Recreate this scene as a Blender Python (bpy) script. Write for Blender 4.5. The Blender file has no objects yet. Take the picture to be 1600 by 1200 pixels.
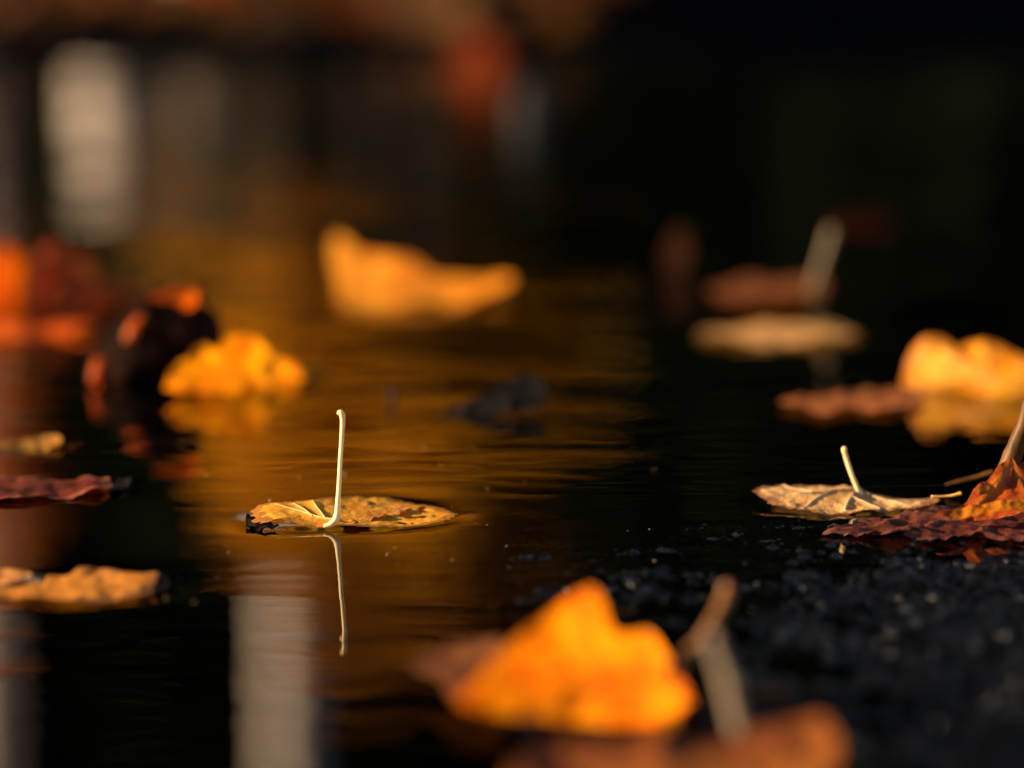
import bpy, bmesh, math, random
import numpy as np
from mathutils import Vector, Matrix, noise

S = bpy.context.scene
C = S.collection
R = math.radians

# ------------------------------------------------------------------ camera
CAM_H, PITCH, KX = 0.215, math.atan(0.16875), 0.36
cam = bpy.data.cameras.new('camera'); camo = bpy.data.objects.new('camera', cam); C.objects.link(camo)
camo.location = (0, 0, CAM_H); camo.rotation_euler = (math.pi / 2 - PITCH, 0, 0)
cam.sensor_width = 36; cam.sensor_fit = 'HORIZONTAL'; cam.lens = 100
cam.clip_start = 0.01; cam.clip_end = 2000
cam.dof.use_dof = True; cam.dof.focus_distance = 0.997; cam.dof.aperture_fstop = 3.3
S.camera = camo

# ------------------------------------------------------------------ sky, sun, exposure
SUN_EL = R(18)
SUN = Vector((-0.99, -0.07, 0.0)).normalized() * math.cos(SUN_EL) + Vector((0, 0, math.sin(SUN_EL)))
w = bpy.data.worlds.new('World'); S.world = w; w.use_nodes = True
sky = w.node_tree.nodes.new('ShaderNodeTexSky'); sky.sky_type = 'NISHITA'; sky.sun_disc = False
sky.sun_elevation = SUN_EL; sky.sun_rotation = math.atan2(SUN.x, SUN.y)
bgn = w.node_tree.nodes['Background']; bgn.inputs[1].default_value = 0.05
w.node_tree.links.new(sky.outputs[0], bgn.inputs[0])
sl = bpy.data.lights.new('sun', 'SUN'); sl.energy = 5.0; sl.angle = R(0.5); sl.color = (1.0, 0.76, 0.47)
so = bpy.data.objects.new('sun', sl); C.objects.link(so)
so.rotation_euler = (-SUN).to_track_quat('-Z', 'Y').to_euler(); so.location = SUN * 20
S.view_settings.view_transform = 'Standard'; S.view_settings.look = 'None'
S.view_settings.gamma = 1; S.view_settings.exposure = 2.0; S.view_settings.use_curve_mapping = False
S.render.engine = 'CYCLES'
S.cycles.use_denoising = True
S.cycles.max_bounces = 5; S.cycles.diffuse_bounces = 2; S.cycles.glossy_bounces = 3; S.cycles.transparent_max_bounces = 6; S.cycles.use_adaptive_sampling = True; S.cycles.adaptive_threshold = 0.02; S.cycles.caustics_reflective = False
S.cycles.sample_clamp_indirect = 8

# ------------------------------------------------------------------ geometry helpers
FW = Vector((0, math.cos(PITCH), -math.sin(PITCH))); UP = Vector((0, math.sin(PITCH), math.cos(PITCH)))
EYE = Vector((0, 0, CAM_H))
def ray(px, py):                       # direction of a photo pixel (1600 x 1200)
    return FW + Vector((1, 0, 0)) * ((px - 800) / 1600 * KX) + UP * ((600 - py) / 1600 * KX)
def ground(px, py, z=0.0):             # where that pixel meets a level sheet
    d = ray(px, py); t = (z - CAM_H) / d.z
    return EYE + d * t
def mirrored(px, py, Y):               # the place at distance Y that the water shows at that pixel
    d = ray(px, py); t = Y / d.y; p = EYE + d * t
    return Vector((p.x, Y, -p.z))
def tag(o, label=None, cat=None, group=None, kind=None):
    if label: o['label'] = label
    if cat: o['category'] = cat
    if group: o['group'] = group
    if kind: o['kind'] = kind
    return o
def mesh_obj(name, verts, faces, mat, parent=None, smooth=True, loc=None, attrs=None):
    me = bpy.data.meshes.new(name)
    off = Vector(loc) if loc is not None else Vector((0, 0, 0))
    if isinstance(verts, np.ndarray): vv = (verts - np.array(off)).tolist()
    else: vv = [tuple(Vector(v) - off) for v in verts]
    me.from_pydata(vv, [], faces)
    for k, a in (attrs or {}).items():
        at = me.attributes.new(k, 'FLOAT', 'POINT'); at.data.foreach_set('value', np.asarray(a, dtype=np.float32))
    if smooth: me.polygons.foreach_set('use_smooth', [True] * len(me.polygons))
    me.materials.append(mat); me.update()
    o = bpy.data.objects.new(name, me); C.objects.link(o)
    if parent is not None: o.parent = parent; 
    else: o.location = off
    return o
def empty(name, loc):
    o = bpy.data.objects.new(name, None); C.objects.link(o); o.location = loc; o.empty_display_size = 0.02
    return o
def fbm(x, y, z=0.0, octv=3):
    s = 0; a = 1
    for _ in range(octv):
        s += a * noise.noise((x, y, z)); x *= 2.03; y *= 2.03; z += 7.1; a *= 0.5
    return s
def smooth(a, b, x):
    t = np.clip((x - a) / (b - a), 0, 1); return t * t * (3 - 2 * t)
def spline(pts, n, closed=False):
    P = [np.array(p, float) for p in pts]; m = len(P); out = []
    segs = m if closed else m - 1
    for i in range(segs):
        g = (lambda k: P[k % m]) if closed else (lambda k: P[min(max(k, 0), m - 1)])
        p0, p1, p2, p3 = g(i - 1), g(i), g(i + 1), g(i + 2)
        for j in range(n):
            t = j / n
            out.append(0.5 * ((2 * p1) + (-p0 + p2) * t + (2 * p0 - 5 * p1 + 4 * p2 - p3) * t * t + (-p0 + 3 * p1 - 3 * p2 + p3) * t ** 3))
    if not closed: out.append(P[-1])
    return out
def tube(pts, radii, sides=10, n=5, wob=0.0, seed=0):
    P = [Vector(p) for p in spline([tuple(p) for p in pts], n)]
    rr = [float(r[0]) for r in spline([(r,) for r in radii], n)]
    V, F = [], []
    up = Vector((0.3, 1, 0.2)).normalized()
    for i, p in enumerate(P):
        t = (P[min(i + 1, len(P) - 1)] - P[max(i - 1, 0)]).normalized()
        a = t.cross(up).normalized(); b = t.cross(a).normalized()
        for k in range(sides):
            an = 2 * math.pi * k / sides
            rad = rr[i] * (1 + wob * noise.noise((k * 0.9 + seed, i * 0.35, seed)))
            V.append(p + (a * math.cos(an) + b * math.sin(an)) * rad)
    for i in range(len(P) - 1):
        for k in range(sides):
            k2 = (k + 1) % sides
            F.append((i * sides + k, i * sides + k2, (i + 1) * sides + k2, (i + 1) * sides + k))
    V.append(P[0]); V.append(P[-1] + (P[-1] - P[-2]).normalized() * rr[-1] * 0.5)
    a, b = len(V) - 2, len(V) - 1; L = (len(P) - 1) * sides
    for k in range(sides):
        k2 = (k + 1) % sides
        F.append((a, k2, k)); F.append((b, L + k, L + k2))
    return V, F

# ------------------------------------------------------------------ materials
def nodes(name):
    m = bpy.data.materials.new(name); m.use_nodes = True; t = m.node_tree; t.nodes.clear()
    out = t.nodes.new('ShaderNodeOutputMaterial')
    def N(kind, **kw):
        n = t.nodes.new('ShaderNode' + kind)
        for k, v in kw.items():
            if k.startswith('i_'):
                key = k[2:]; n.inputs[int(key) if key.isdigit() else key].default_value = v
            else: setattr(n, k, v)
        return n
    return m, t, out, N, t.links.new
def ramp(N, stops):
    r = N('ValToRGB'); e = r.color_ramp.elements
    while len(e) < len(stops): e.new(0.5)
    for k, (p, c) in enumerate(stops): e[k].position = p; e[k].color = c if len(c) == 4 else (*c, 1)
    return r
def leaf_mat(name, c1, c2, spot, vein=None, transl=0.5, rough=0.5, scale=60, spots=0.5, rim=None, tsat=1.0, spec=0.12, bump=0.4):
    m, t, out, N, L = nodes(name)
    tc = N('TexCoord')
    n1 = N('TexNoise', i_Scale=scale, i_Detail=5.0, i_Roughness=0.6); L(tc.outputs['Object'], n1.inputs['Vector'])
    n2 = N('TexNoise', i_Scale=scale * 3.7, i_Detail=4.0, i_Roughness=0.65); L(tc.outputs['Object'], n2.inputs['Vector'])
    r1 = ramp(N, [(0.36, c1), (0.64, c2)]); L(n1.outputs[0], r1.inputs[0])
    r2 = ramp(N, [(spots, (0, 0, 0)), (spots + 0.12, (1, 1, 1))]); L(n2.outputs[0], r2.inputs[0])
    mx = N('MixRGB'); L(r2.outputs[0], mx.inputs[0]); L(r1.outputs[0], mx.inputs[1]); mx.inputs[2].default_value = (*spot, 1)
    col = mx.outputs[0]
    if rim:
        ae = N('Attribute', attribute_name='edge'); ad = N('Math', operation='MULTIPLY_ADD', i_1=0.35); L(n1.outputs[0], ad.inputs[0]); L(ae.outputs['Fac'], ad.inputs[2])
        re = ramp(N, [(0.98, (0, 0, 0)), (1.12, (1, 1, 1))])
        sb = N('Math', operation='MULTIPLY', i_1=0.92); L(ad.outputs[0], sb.inputs[0]); L(sb.outputs[0], re.inputs[0])
        m2 = N('MixRGB'); L(re.outputs[0], m2.inputs[0]); L(col, m2.inputs[1]); m2.inputs[2].default_value = (*rim, 1); col = m2.outputs[0]
    if vein:
        av = N('Attribute', attribute_name='vein'); m3 = N('MixRGB'); L(av.outputs['Fac'], m3.inputs[0]); L(col, m3.inputs[1]); m3.inputs[2].default_value = (*vein, 1); col = m3.outputs[0]
    bp = N('Bump', i_Strength=bump, i_Distance=0.0006); L(n2.outputs[0], bp.inputs['Height'])
    pr = N('BsdfPrincipled', i_Roughness=rough); L(col, pr.inputs['Base Color']); L(bp.outputs[0], pr.inputs['Normal'])
    pr.inputs['Specular IOR Level'].default_value = spec
    hs = N('HueSaturation', i_Saturation=1.1 * tsat, i_Value=1.0); L(col, hs.inputs['Color'])
    tr = N('BsdfTranslucent'); L(hs.outputs[0], tr.inputs['Color'])
    ms = N('MixShader', i_0=transl); L(pr.outputs[0], ms.inputs[1]); L(tr.outputs[0], ms.inputs[2]); L(ms.outputs[0], out.inputs[0])
    return m
def plain_mat(name, c1, c2, scale=200, rough=0.5, spec=0.15, transl=0.0, bump=0.3, bdist=0.0004, stretch=(1, 1, 1)):
    m, t, out, N, L = nodes(name)
    tc = N('TexCoord'); mp = N('Mapping'); mp.inputs['Scale'].default_value = stretch; L(tc.outputs['Object'], mp.inputs['Vector'])
    n1 = N('TexNoise', i_Scale=scale, i_Detail=5.0, i_Roughness=0.6); L(mp.outputs[0], n1.inputs['Vector'])
    r1 = ramp(N, [(0.35, c1), (0.65, c2)]); L(n1.outputs[0], r1.inputs[0])
    bp = N('Bump', i_Strength=bump, i_Distance=bdist); L(n1.outputs[0], bp.inputs['Height'])
    pr = N('BsdfPrincipled', i_Roughness=rough); L(r1.outputs[0], pr.inputs['Base Color']); L(bp.outputs[0], pr.inputs['Normal'])
    pr.inputs['Specular IOR Level'].default_value = spec
    if transl:
        tr = N('BsdfTranslucent'); L(r1.outputs[0], tr.inputs['Color'])
        ms = N('MixShader', i_0=transl); L(pr.outputs[0], ms.inputs[1]); L(tr.outputs[0], ms.inputs[2]); L(ms.outputs[0], out.inputs[0])
    else: L(pr.outputs[0], out.inputs[0])
    return m

def water_mat():
    m, t, out, N, L = nodes('puddle_water')
    ge = N('NewGeometry')
    # long crested wind ripples: slopes taken straight from two stretched noises
    def streak(sx, sy, amp, rot):
        mp = N('Mapping'); mp.inputs['Scale'].default_value = (sx, sy, 1); mp.inputs['Rotation'].default_value = (0, 0, R(rot)); L(ge.outputs['Position'], mp.inputs['Vector'])
        nn = N('TexNoise', i_Scale=1.0, i_Detail=2.5, i_Roughness=0.55, i_Distortion=0.35); L(mp.outputs[0], nn.inputs['Vector'])
        s = N('Math', operation='SUBTRACT', i_1=0.5); L(nn.outputs[0], s.inputs[0])
        k = N('Math', operation='MULTIPLY', i_1=amp); L(s.outputs[0], k.inputs[0]); return k.outputs[0]
    a = streak(5, 34, 0.085, 2); b = streak(10, 80, 0.085, -3); c = streak(26, 210, 0.024, 1)
    ab = N('Math', operation='ADD'); L(a, ab.inputs[0]); L(b, ab.inputs[1])
    ad = N('Math', operation='ADD'); L(ab.outputs[0], ad.inputs[0]); L(c, ad.inputs[1])
    # wind patches: calm near the sharp leaf, livelier farther out
    sp = N('SeparateXYZ'); L(ge.outputs['Position'], sp.inputs[0])
    mr = N('MapRange', i_1=0.95, i_2=1.30, i_3=0.20, i_4=1.45); L(sp.outputs['Y'], mr.inputs[0])
    np_ = N('TexNoise', i_Scale=3.1, i_Detail=1.0); L(ge.outputs['Position'], np_.inputs['Vector'])
    pm = N('MapRange', i_1=0.35, i_2=0.65, i_3=0.55, i_4=1.3); L(np_.outputs[0], pm.inputs[0])
    nr = N('MapRange', i_1=0.93, i_2=0.74, i_3=0.0, i_4=1.05); L(sp.outputs['Y'], nr.inputs[0])
    sm = N('Math', operation='ADD'); L(mr.outputs[0], sm.inputs[0]); L(nr.outputs[0], sm.inputs[1])
    k1 = N('Math', operation='MULTIPLY'); L(sm.outputs[0], k1.inputs[0]); L(pm.outputs[0], k1.inputs[1])
    ky = N('Math', operation='MULTIPLY'); L(ad.outputs[0], ky.inputs[0]); L(k1.outputs[0], ky.inputs[1])
    cx = streak(14, 40, 0.006, 8)
    cb = N('CombineXYZ'); L(cx, cb.inputs['X']); L(ky.outputs[0], cb.inputs['Y'])
    av = N('VectorMath', operation='ADD'); L(ge.outputs['Normal'], av.inputs[0]); L(cb.outputs[0], av.inputs[1])
    nv = N('VectorMath', operation='NORMALIZE'); L(av.outputs[0], nv.inputs[0])
    fr = N('Fresnel', i_IOR=1.33); L(nv.outputs[0], fr.inputs['Normal'])
    gl = N('BsdfGlossy', i_Roughness=0.0); gl.inputs['Color'].default_value = (1, 1, 1, 1); L(nv.outputs[0], gl.inputs['Normal'])
    tr = N('BsdfTransparent'); tr.inputs['Color'].default_value = (0.80, 0.66, 0.48, 1)
    ms = N('MixShader'); L(fr.outputs[0], ms.inputs[0]); L(tr.outputs[0], ms.inputs[1]); L(gl.outputs[0], ms.inputs[2]); L(ms.outputs[0], out.inputs[0])
    return m
def asphalt_mat(name, lo, hi, rough=0.3, spec=0.5):
    m, t, out, N, L = nodes(name)
    tc = N('TexCoord')
    n1 = N('TexNoise', i_Scale=420.0, i_Detail=4.0, i_Roughness=0.65); L(tc.outputs['Object'], n1.inputs['Vector'])
    n0 = N('TexNoise', i_Scale=7.0, i_Detail=4.0); L(tc.outputs['Object'], n0.inputs['Vector'])
    r1 = ramp(N, [(0.35, lo), (0.7, hi)]); L(n1.outputs[0], r1.inputs[0])
    mx = N('MixRGB', blend_type='MULTIPLY', i_0=0.6); L(r1.outputs[0], mx.inputs[1]); L(n0.outputs[0], mx.inputs[2])
    rr = N('MapRange', i_1=0.3, i_2=0.7, i_3=rough * 0.6, i_4=rough * 1.6); L(n1.outputs[0], rr.inputs[0])
    bp = N('Bump', i_Strength=0.5, i_Distance=0.0008); L(n1.outputs[0], bp.inputs['Height'])
    pr = N('BsdfPrincipled'); pr.inputs['Specular IOR Level'].default_value = spec; L(mx.outputs[0], pr.inputs['Base Color']); L(rr.outputs[0], pr.inputs['Roughness']); L(bp.outputs[0], pr.inputs['Normal'])
    L(pr.outputs[0], out.inputs[0])
    return m

M_water = water_mat()
M_asphalt = asphalt_mat('wet_asphalt', (0.0015, 0.0017, 0.0022), (0.0035, 0.004, 0.0048), 0.6, 0.0)
M_stone = asphalt_mat('wet_aggregate', (0.0010, 0.0012, 0.0016), (0.0028, 0.0032, 0.0042), 0.26, 0.17)
M_grey = plain_mat('grey_rock', (0.16, 0.16, 0.17), (0.30, 0.30, 0.31), scale=40, rough=0.8, bdist=0.004)
M_slate = plain_mat('slate_rock', (0.012, 0.011, 0.011), (0.026, 0.024, 0.024), scale=40, rough=0.9, spec=0.1, bdist=0.004)
M_bark = plain_mat('dark_bark', (0.02, 0.014, 0.01), (0.06, 0.042, 0.03), scale=25, rough=0.9, bdist=0.01, stretch=(1, 1, 0.2))
M_birch = plain_mat('white_bark', (0.74, 0.58, 0.49), (0.92, 0.78, 0.69), scale=9, rough=0.7, bdist=0.003, stretch=(1, 1, 4))
M_mark = plain_mat('black_bark_scar', (0.015, 0.012, 0.01), (0.05, 0.04, 0.035), scale=30, rough=0.9)
M_needle = plain_mat('dark_needles', (0.008, 0.014, 0.007), (0.022, 0.030, 0.012), scale=3, rough=0.7, spec=0.1, transl=0.15, bump=0)
M_gold = plain_mat('golden_foliage', (0.58, 0.23, 0.003), (0.72, 0.345, 0.006), scale=3, rough=0.6, spec=0.15, transl=0.55, bump=0)
M_rust = plain_mat('rust_foliage', (0.42, 0.10, 0.02), (0.65, 0.22, 0.03), scale=3, rough=0.6, spec=0.15, transl=0.5, bump=0)
M_russet = plain_mat('russet_foliage', (0.28, 0.10, 0.010), (0.42, 0.165, 0.016), scale=3, rough=0.6, spec=0.1, transl=0.5, bump=0)
M_cutwood = plain_mat('cut_wood', (0.55, 0.33, 0.18), (0.72, 0.48, 0.30), scale=60, rough=0.8)

# ------------------------------------------------------------------ ground and puddle
rng = np.random.default_rng(7)
SHORE = [ground(*p) for p in [(2400, 800), (1900, 830), (1600, 842), (1450, 846), (1300, 838), (1160, 838), (1070, 846), (990, 862), (935, 892), (900, 940), (880, 1000), (860, 1070), (830, 1150), (790, 1260), (740, 1500)]]
SHP = np.array([[p.x, p.y] for p in SHORE])
def seg_dist(X, Y, P):
    best = np.full(X.shape, 1e9); side = np.zeros(X.shape)
    for i in range(len(P) - 1):
        a, b = P[i], P[i + 1]; d = b - a; L2 = (d ** 2).sum()
        t = np.clip(((X - a[0]) * d[0] + (Y - a[1]) * d[1]) / L2, 0, 1)
        ex, ey = X - (a[0] + t * d[0]), Y - (a[1] + t * d[1]); q = np.hypot(ex, ey)
        s = np.sign(d[0] * (Y - a[1]) - d[1] * (X - a[0]))
        up = q < best; best = np.where(up, q, best); side = np.where(up, s, side)
    return best, side
def vnoise(X, Y, sc, seed):
    """smooth value noise on arrays"""
    r = np.random.default_rng(seed).random((64, 64)); x = X * sc; y = Y * sc
    xi = np.floor(x).astype(int); yi = np.floor(y).astype(int); fx = x - xi; fy = y - yi
    fx = fx * fx * (3 - 2 * fx); fy = fy * fy * (3 - 2 * fy)
    g = lambda i, j: r[i % 64, j % 64]
    return (g(xi, yi) * (1 - fx) + g(xi + 1, yi) * fx) * (1 - fy) + (g(xi, yi + 1) * (1 - fx) + g(xi + 1, yi + 1) * fx) * fy - 0.5
LUMPS = [(ground(820, 872), 0.006, 0.0016), (ground(850, 866), 0.005, 0.0010), (ground(795, 878), 0.004, 0.0010)]
def land(X, Y, fine=True):
    d, s = seg_dist(X, Y, SHP)
    sd = np.where(s > 0, d, -d)
    sd = sd + 0.060 * vnoise(X, Y, 30, 1) + 0.030 * vnoise(X, Y, 80, 2) - 0.004
    z = np.clip(sd * 0.07, -0.016, -0.0009) + 0.0009 * smooth(0.015, 0.10, sd) + 0.0022 * smooth(0.10, 0.16, X) * smooth(0.0, 0.02, sd)
    z = np.where(Y < 1.2, z, -0.016)
    for edge in (smooth(3.75, 4.05, Y + 0.15 * vnoise(X, Y, 3, 5)), smooth(-0.95, -1.2, X), smooth(0.52, 0.40, Y) * (X < 0.2), smooth(1.35, 1.6, X)):
        z = np.maximum(z, -0.016 + edge * 0.036)
    if fine:
        f = np.exp(-((X) ** 2 + (Y - 0.8) ** 2) / 0.8)
        z = z + f * (0.0020 * vnoise(X, Y, 60, 9) + 0.0016 * vnoise(X, Y, 150, 3) + 0.0012 * vnoise(X, Y, 330, 4))
        z = z + 0.010 * vnoise(X, Y, 4, 6) * smooth(3.9, 4.4, Y)
    for c, r_, h in LUMPS: z = z + (h + 0.001) * np.exp(-(((X - c.x) / r_) ** 2 + ((Y - c.y) / (r_ * 2.2)) ** 2))
    return z
def axis(lo, hi, step, far_lo, far_hi, n):
    a = lo - np.geomspace(step, lo - far_lo, n)[::-1]; b = hi + np.geomspace(step, far_hi - hi, n)
    return np.concatenate([a, np.arange(lo, hi, step), b])
def grid(xs, ys, Z):
    nx, ny = len(xs), len(ys); X, Y = np.meshgrid(xs, ys)
    V = np.stack([X.ravel(), Y.ravel(), Z(X, Y).ravel()], 1)
    i = np.arange(nx - 1)[None, :] + nx * np.arange(ny - 1)[:, None]; i = i.ravel()
    return V, np.stack([i, i + 1, i + 1 + nx, i + nx], 1).tolist()
xs = axis(-0.02, 0.34, 0.0016, -400, 400, 70); ys = axis(0.60, 1.05, 0.0018, -400, 900, 110)
V, F = grid(xs, ys, land)
asphalt = tag(mesh_obj('ground', V, F, M_asphalt), kind='structure')

# loose aggregate proud of the wet asphalt (too many and too small to pick apart)
ico = bmesh.new(); bmesh.ops.create_icosphere(ico, subdivisions=1, radius=1)
IV = np.array([v.co[:] for v in ico.verts]); IF = np.array([[v.index for v in f.verts] for f in ico.faces]); ico.free()
n = 17000
px = rng.uniform(0.0, 0.36, n); py = rng.uniform(0.60, 1.0, n)
pz = land(px, py); keep = pz > -0.003; px, py, pz = px[keep], py[keep], pz[keep]; n = len(px)
rad = np.exp(rng.normal(math.log(0.0010), 0.45, n))
jit = 1 + rng.uniform(-0.28, 0.28, (n, len(IV), 1)); sq = np.stack([rng.uniform(.8, 1.35, n), rng.uniform(.8, 1.35, n), rng.uniform(.5, .85, n)], 1)
VV = (IV[None] * jit * sq[:, None, :] * rad[:, None, None]) + np.stack([px, py, pz - rad * 0.1], 1)[:, None, :]
FF = (IF[None] + (np.arange(n) * len(IV))[:, None, None]).reshape(-1, 3)
ag = mesh_obj('aggregate', VV.reshape(-1, 3), FF.tolist(), M_stone, parent=asphalt, smooth=False); tag(ag, kind='stuff')

# ------------------------------------------------------------------ leaves
FLOAT_OUTLINES = []
def resample(poly, m):
    P = np.array(poly); Q = np.vstack([P, P[:1]]); L = np.r_[0, np.cumsum(np.hypot(*np.diff(Q, axis=0).T))]
    t = np.linspace(0, L[-1], m, endpoint=False)
    return np.stack([np.interp(t, L, Q[:, 0]), np.interp(t, L, Q[:, 1])], 1)
class Sheet:
    """a leaf blade: outline on its own tilted plane at a real place, filled with rings and given relief"""
    def __init__(s, poly, anchor, tilt=0, yaw=0, z=0.001):
        s.G = ground(*anchor, z); t, y = R(tilt), R(yaw)
        s.A = Vector((math.cos(y), math.sin(y), 0)); s.B = Vector((-math.sin(y) * math.cos(t), math.cos(y) * math.cos(t), math.sin(t)))
        s.N = s.A.cross(s.B)
        s.poly = [s.to_pq(*p) for p in poly]
    def to_pq(s, px, py):
        d = ray(px, py); k = (s.G - EYE).dot(s.N) / d.dot(s.N); v = EYE + d * k - s.G
        return (v.dot(s.A), v.dot(s.B))
    def build(s, name, mat, rings=22, m=150, serr=0.0, serr_n=40, amp=0.0012, freq=90, cup=0.0, ruffle=0.0, rn=5, seed=1, relief=None, veins=None, vw=0.0006, vh=0.0004, parent=None, loc=None, centre=None, floor=None):
        b = resample(spline(s.poly, 6, True), m)
        c = np.array(s.to_pq(*centre)) if centre else b.mean(0)
        size = np.hypot(*(b - c).T).max(); s.size = size
        rr = np.random.default_rng(seed); ph = rr.uniform(0, 6.28)
        if serr:
            for j in range(m):
                saw = ((j * serr_n / m) % 1.0); b[j] = c + (b[j] - c) * (1 + serr * (saw - 0.5) + serr * 0.8 * noise.noise((j * 0.13, seed, 0)))
        pts = [c]; ed = [0.0]; an = [0.0]
        for i in range(1, rings + 1):
            q = (i / rings) ** 0.85
            for j in range(m): pts.append(c + (b[j] - c) * q); ed.append(q); an.append(2 * math.pi * j / m)
        pts = np.array(pts); ed = np.array(ed); an = np.array(an)
        W = np.array([amp * fbm(p[0] * freq, p[1] * freq, seed * 3.7) for p in pts]) * (0.35 + 0.65 * ed)
        W += cup * ed ** 2 + ruffle * ed ** 3 * np.sin(rn * an + ph)
        vein = np.zeros(len(pts)); s.vein_px = []
        if veins:
            dm = np.full(len(pts), 1e9)
            for line in veins:
                P = np.array([s.to_pq(*p) for p in line]); d, _ = seg_dist(pts[:, 0], pts[:, 1], P); dm = np.minimum(dm, d)
            vein = np.exp(-(dm / vw) ** 2); W += vh * np.exp(-(dm / (vw * 2.5)) ** 2)
        if relief is not None: W += relief(pts[:, 0] / size, pts[:, 1] / size, ed, an)
        s.pts, s.W = pts, W
        P3 = np.array([s.G + s.A * p[0] + s.B * p[1] + s.N * w_ for p, w_ in zip(pts, W)])
        if floor is not None: P3[:, 2] = np.maximum(P3[:, 2], floor)
        s.P3 = P3
        Fc = [(0, 1 + j, 1 + (j + 1) % m) for j in range(m)]
        for i in range(rings - 1):
            a0, a1 = 1 + i * m, 1 + (i + 1) * m
            for j in range(m): j2 = (j + 1) % m; Fc.append((a0 + j, a1 + j, a1 + j2, a0 + j2))
        o = mesh_obj(name, P3, Fc, mat, parent=parent, loc=loc, attrs={'edge': ed, 'vein': vein})
        FLOAT_OUTLINES.append(P3[-m:])
        return o
    def surf(s, px, py, lift=0.0):
        p = np.array(s.to_pq(px, py)); d = ((s.pts - p) ** 2).sum(1); k = np.argsort(d)[:4]; wt = 1 / (d[k] + 1e-9)
        return Vector(s.G + s.A * p[0] + s.B * p[1] + s.N * (float((s.W[k] * wt).sum() / wt.sum()) + lift))
def upright(pts, anchor, z=0.0, lean=0.0):
    """stalk points on an upright sheet that faces the view at the anchor's place; lean tips it back (+) or forward (-)"""
    G = ground(*anchor, z); nrm = Vector((0, -1, lean)).normalized(); out = []
    for p in pts:
        d = ray(*p); k = (G - EYE).dot(nrm) / d.dot(nrm); out.append(EYE + d * k)
    return out
def stalk(name, pts, widths_px, anchor, mat, parent, loc, z=0.001, lean=0.0, wob=0.12, sides=12, seed=0):
    P = upright(pts, anchor, z, lean); sc = (P[0] - EYE).dot(FW) * KX / 1600
    V, F = tube(P, [w_ * sc / 2 for w_ in widths_px], sides=sides, wob=wob, seed=seed)
    return mesh_obj(name, V, F, mat, parent=parent, loc=loc)

cream = plain_mat('cream_stalk', (0.76, 0.50, 0.19), (0.93, 0.76, 0.46), scale=160, rough=0.4, transl=0.25, bdist=0.0002, stretch=(1, 1, .15))
pale_tan = plain_mat('tan_stalk', (0.28, 0.17, 0.08), (0.44, 0.29, 0.15), scale=500, rough=0.5, transl=0.2, bdist=0.0002, stretch=(1, 1, .15))
brown_stalk = plain_mat('brown_stalk', (0.045, 0.017, 0.003), (0.11, 0.045, 0.007), scale=400, rough=0.5, transl=0.15, bdist=0.0003, stretch=(1, 1, .15))
dull_stalk = plain_mat('dull_stalk', (0.10, 0.07, 0.04), (0.18, 0.13, 0.075), scale=400, rough=0.6, transl=0.15)
dull_stalk2 = plain_mat('grey_brown_stalk', (0.16, 0.11, 0.075), (0.26, 0.19, 0.13), scale=400, rough=0.6, transl=0.15)
gold_vein = plain_mat('golden_vein', (0.62, 0.36, 0.09), (0.78, 0.50, 0.17), scale=500, rough=0.5, transl=0.3)
warm_stalk = plain_mat('warm_brown_stalk', (0.14, 0.055, 0.016), (0.26, 0.11, 0.035), scale=300, rough=0.6, transl=0.2)
black_wet = plain_mat('black_wet_leaf', (0.003, 0.0025, 0.0025), (0.009, 0.007, 0.006), scale=150, rough=0.6, spec=0.03)

# --- the sharp leaf in the middle of the puddle
m_focus = leaf_mat('yellow_leaf', (0.78, 0.28, 0.010), (0.90, 0.43, 0.035), (0.58, 0.17, 0.010), vein=(0.80, 0.62, 0.30), transl=0.5, scale=110, spots=0.60, rim=(0.40, 0.15, 0.02), bump=0.8, spec=0.3)
m_fold = leaf_mat('brown_fold', (0.26, 0.09, 0.025), (0.50, 0.20, 0.05), (0.62, 0.50, 0.36), vein=(0.10, 0.04, 0.02), transl=0.3, scale=240, spots=0.60, rough=0.35, bump=1.0)
P0 = ground(527, 823)
t = tag(empty('fallen_leaf', P0), 'sharp yellow leaf floating mid puddle with tall upright cream stalk', 'leaf')
sh = Sheet([(392, 816), (402, 808), (430, 806), (462, 803), (490, 799), (520, 792), (545, 786), (575, 782), (605, 781), (640, 784), (675, 790), (700, 797), (712, 803), (700, 811), (672, 817), (640, 821), (600, 824), (560, 825), (525, 826), (490, 827), (455, 827), (434, 824), (416, 826), (400, 822)], (527, 823), z=0.0003)
def focus_relief(p, q, e, a):
    left = smooth(0.7, -0.6, p); back = smooth(-0.15, 0.75, q)
    return left * 0.0050 * smooth(-0.45, 0.45, q) * smooth(-1.15, -0.6, p) - smooth(0.3, 0.6, p) * 0.0003 + 0.0005 * np.sin(p * 9 + q * 4) * left * e
blade_veins = [[(527, 822), (500, 820), (470, 816), (430, 812)], [(508, 820), (497, 812), (488, 803)], [(488, 819), (470, 812), (458, 808)], [(527, 822), (580, 815), (640, 808), (700, 803)], [(560, 818), (585, 805), (600, 792)], [(600, 812), (630, 800), (645, 792)]]
blade = sh.build('blade', m_focus, rings=44, m=300, serr=0.05, serr_n=38, amp=0.0005, freq=160, ruffle=0.0002, rn=9, seed=3, relief=focus_relief, veins=blade_veins[:3], vw=0.0005, vh=0.0004, parent=t, loc=P0)
for k, ln in enumerate(blade_veins[:3]):
    pts = [sh.surf(*p, lift=0.0002) for p in spline(ln, 4)]
    V, F = tube(pts, np.linspace(0.0005 if k == 0 else 0.00022, 0.0001, len(pts)), sides=8, n=2)
    mesh_obj('vein', V, F, gold_vein, parent=blade, loc=P0)
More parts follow.
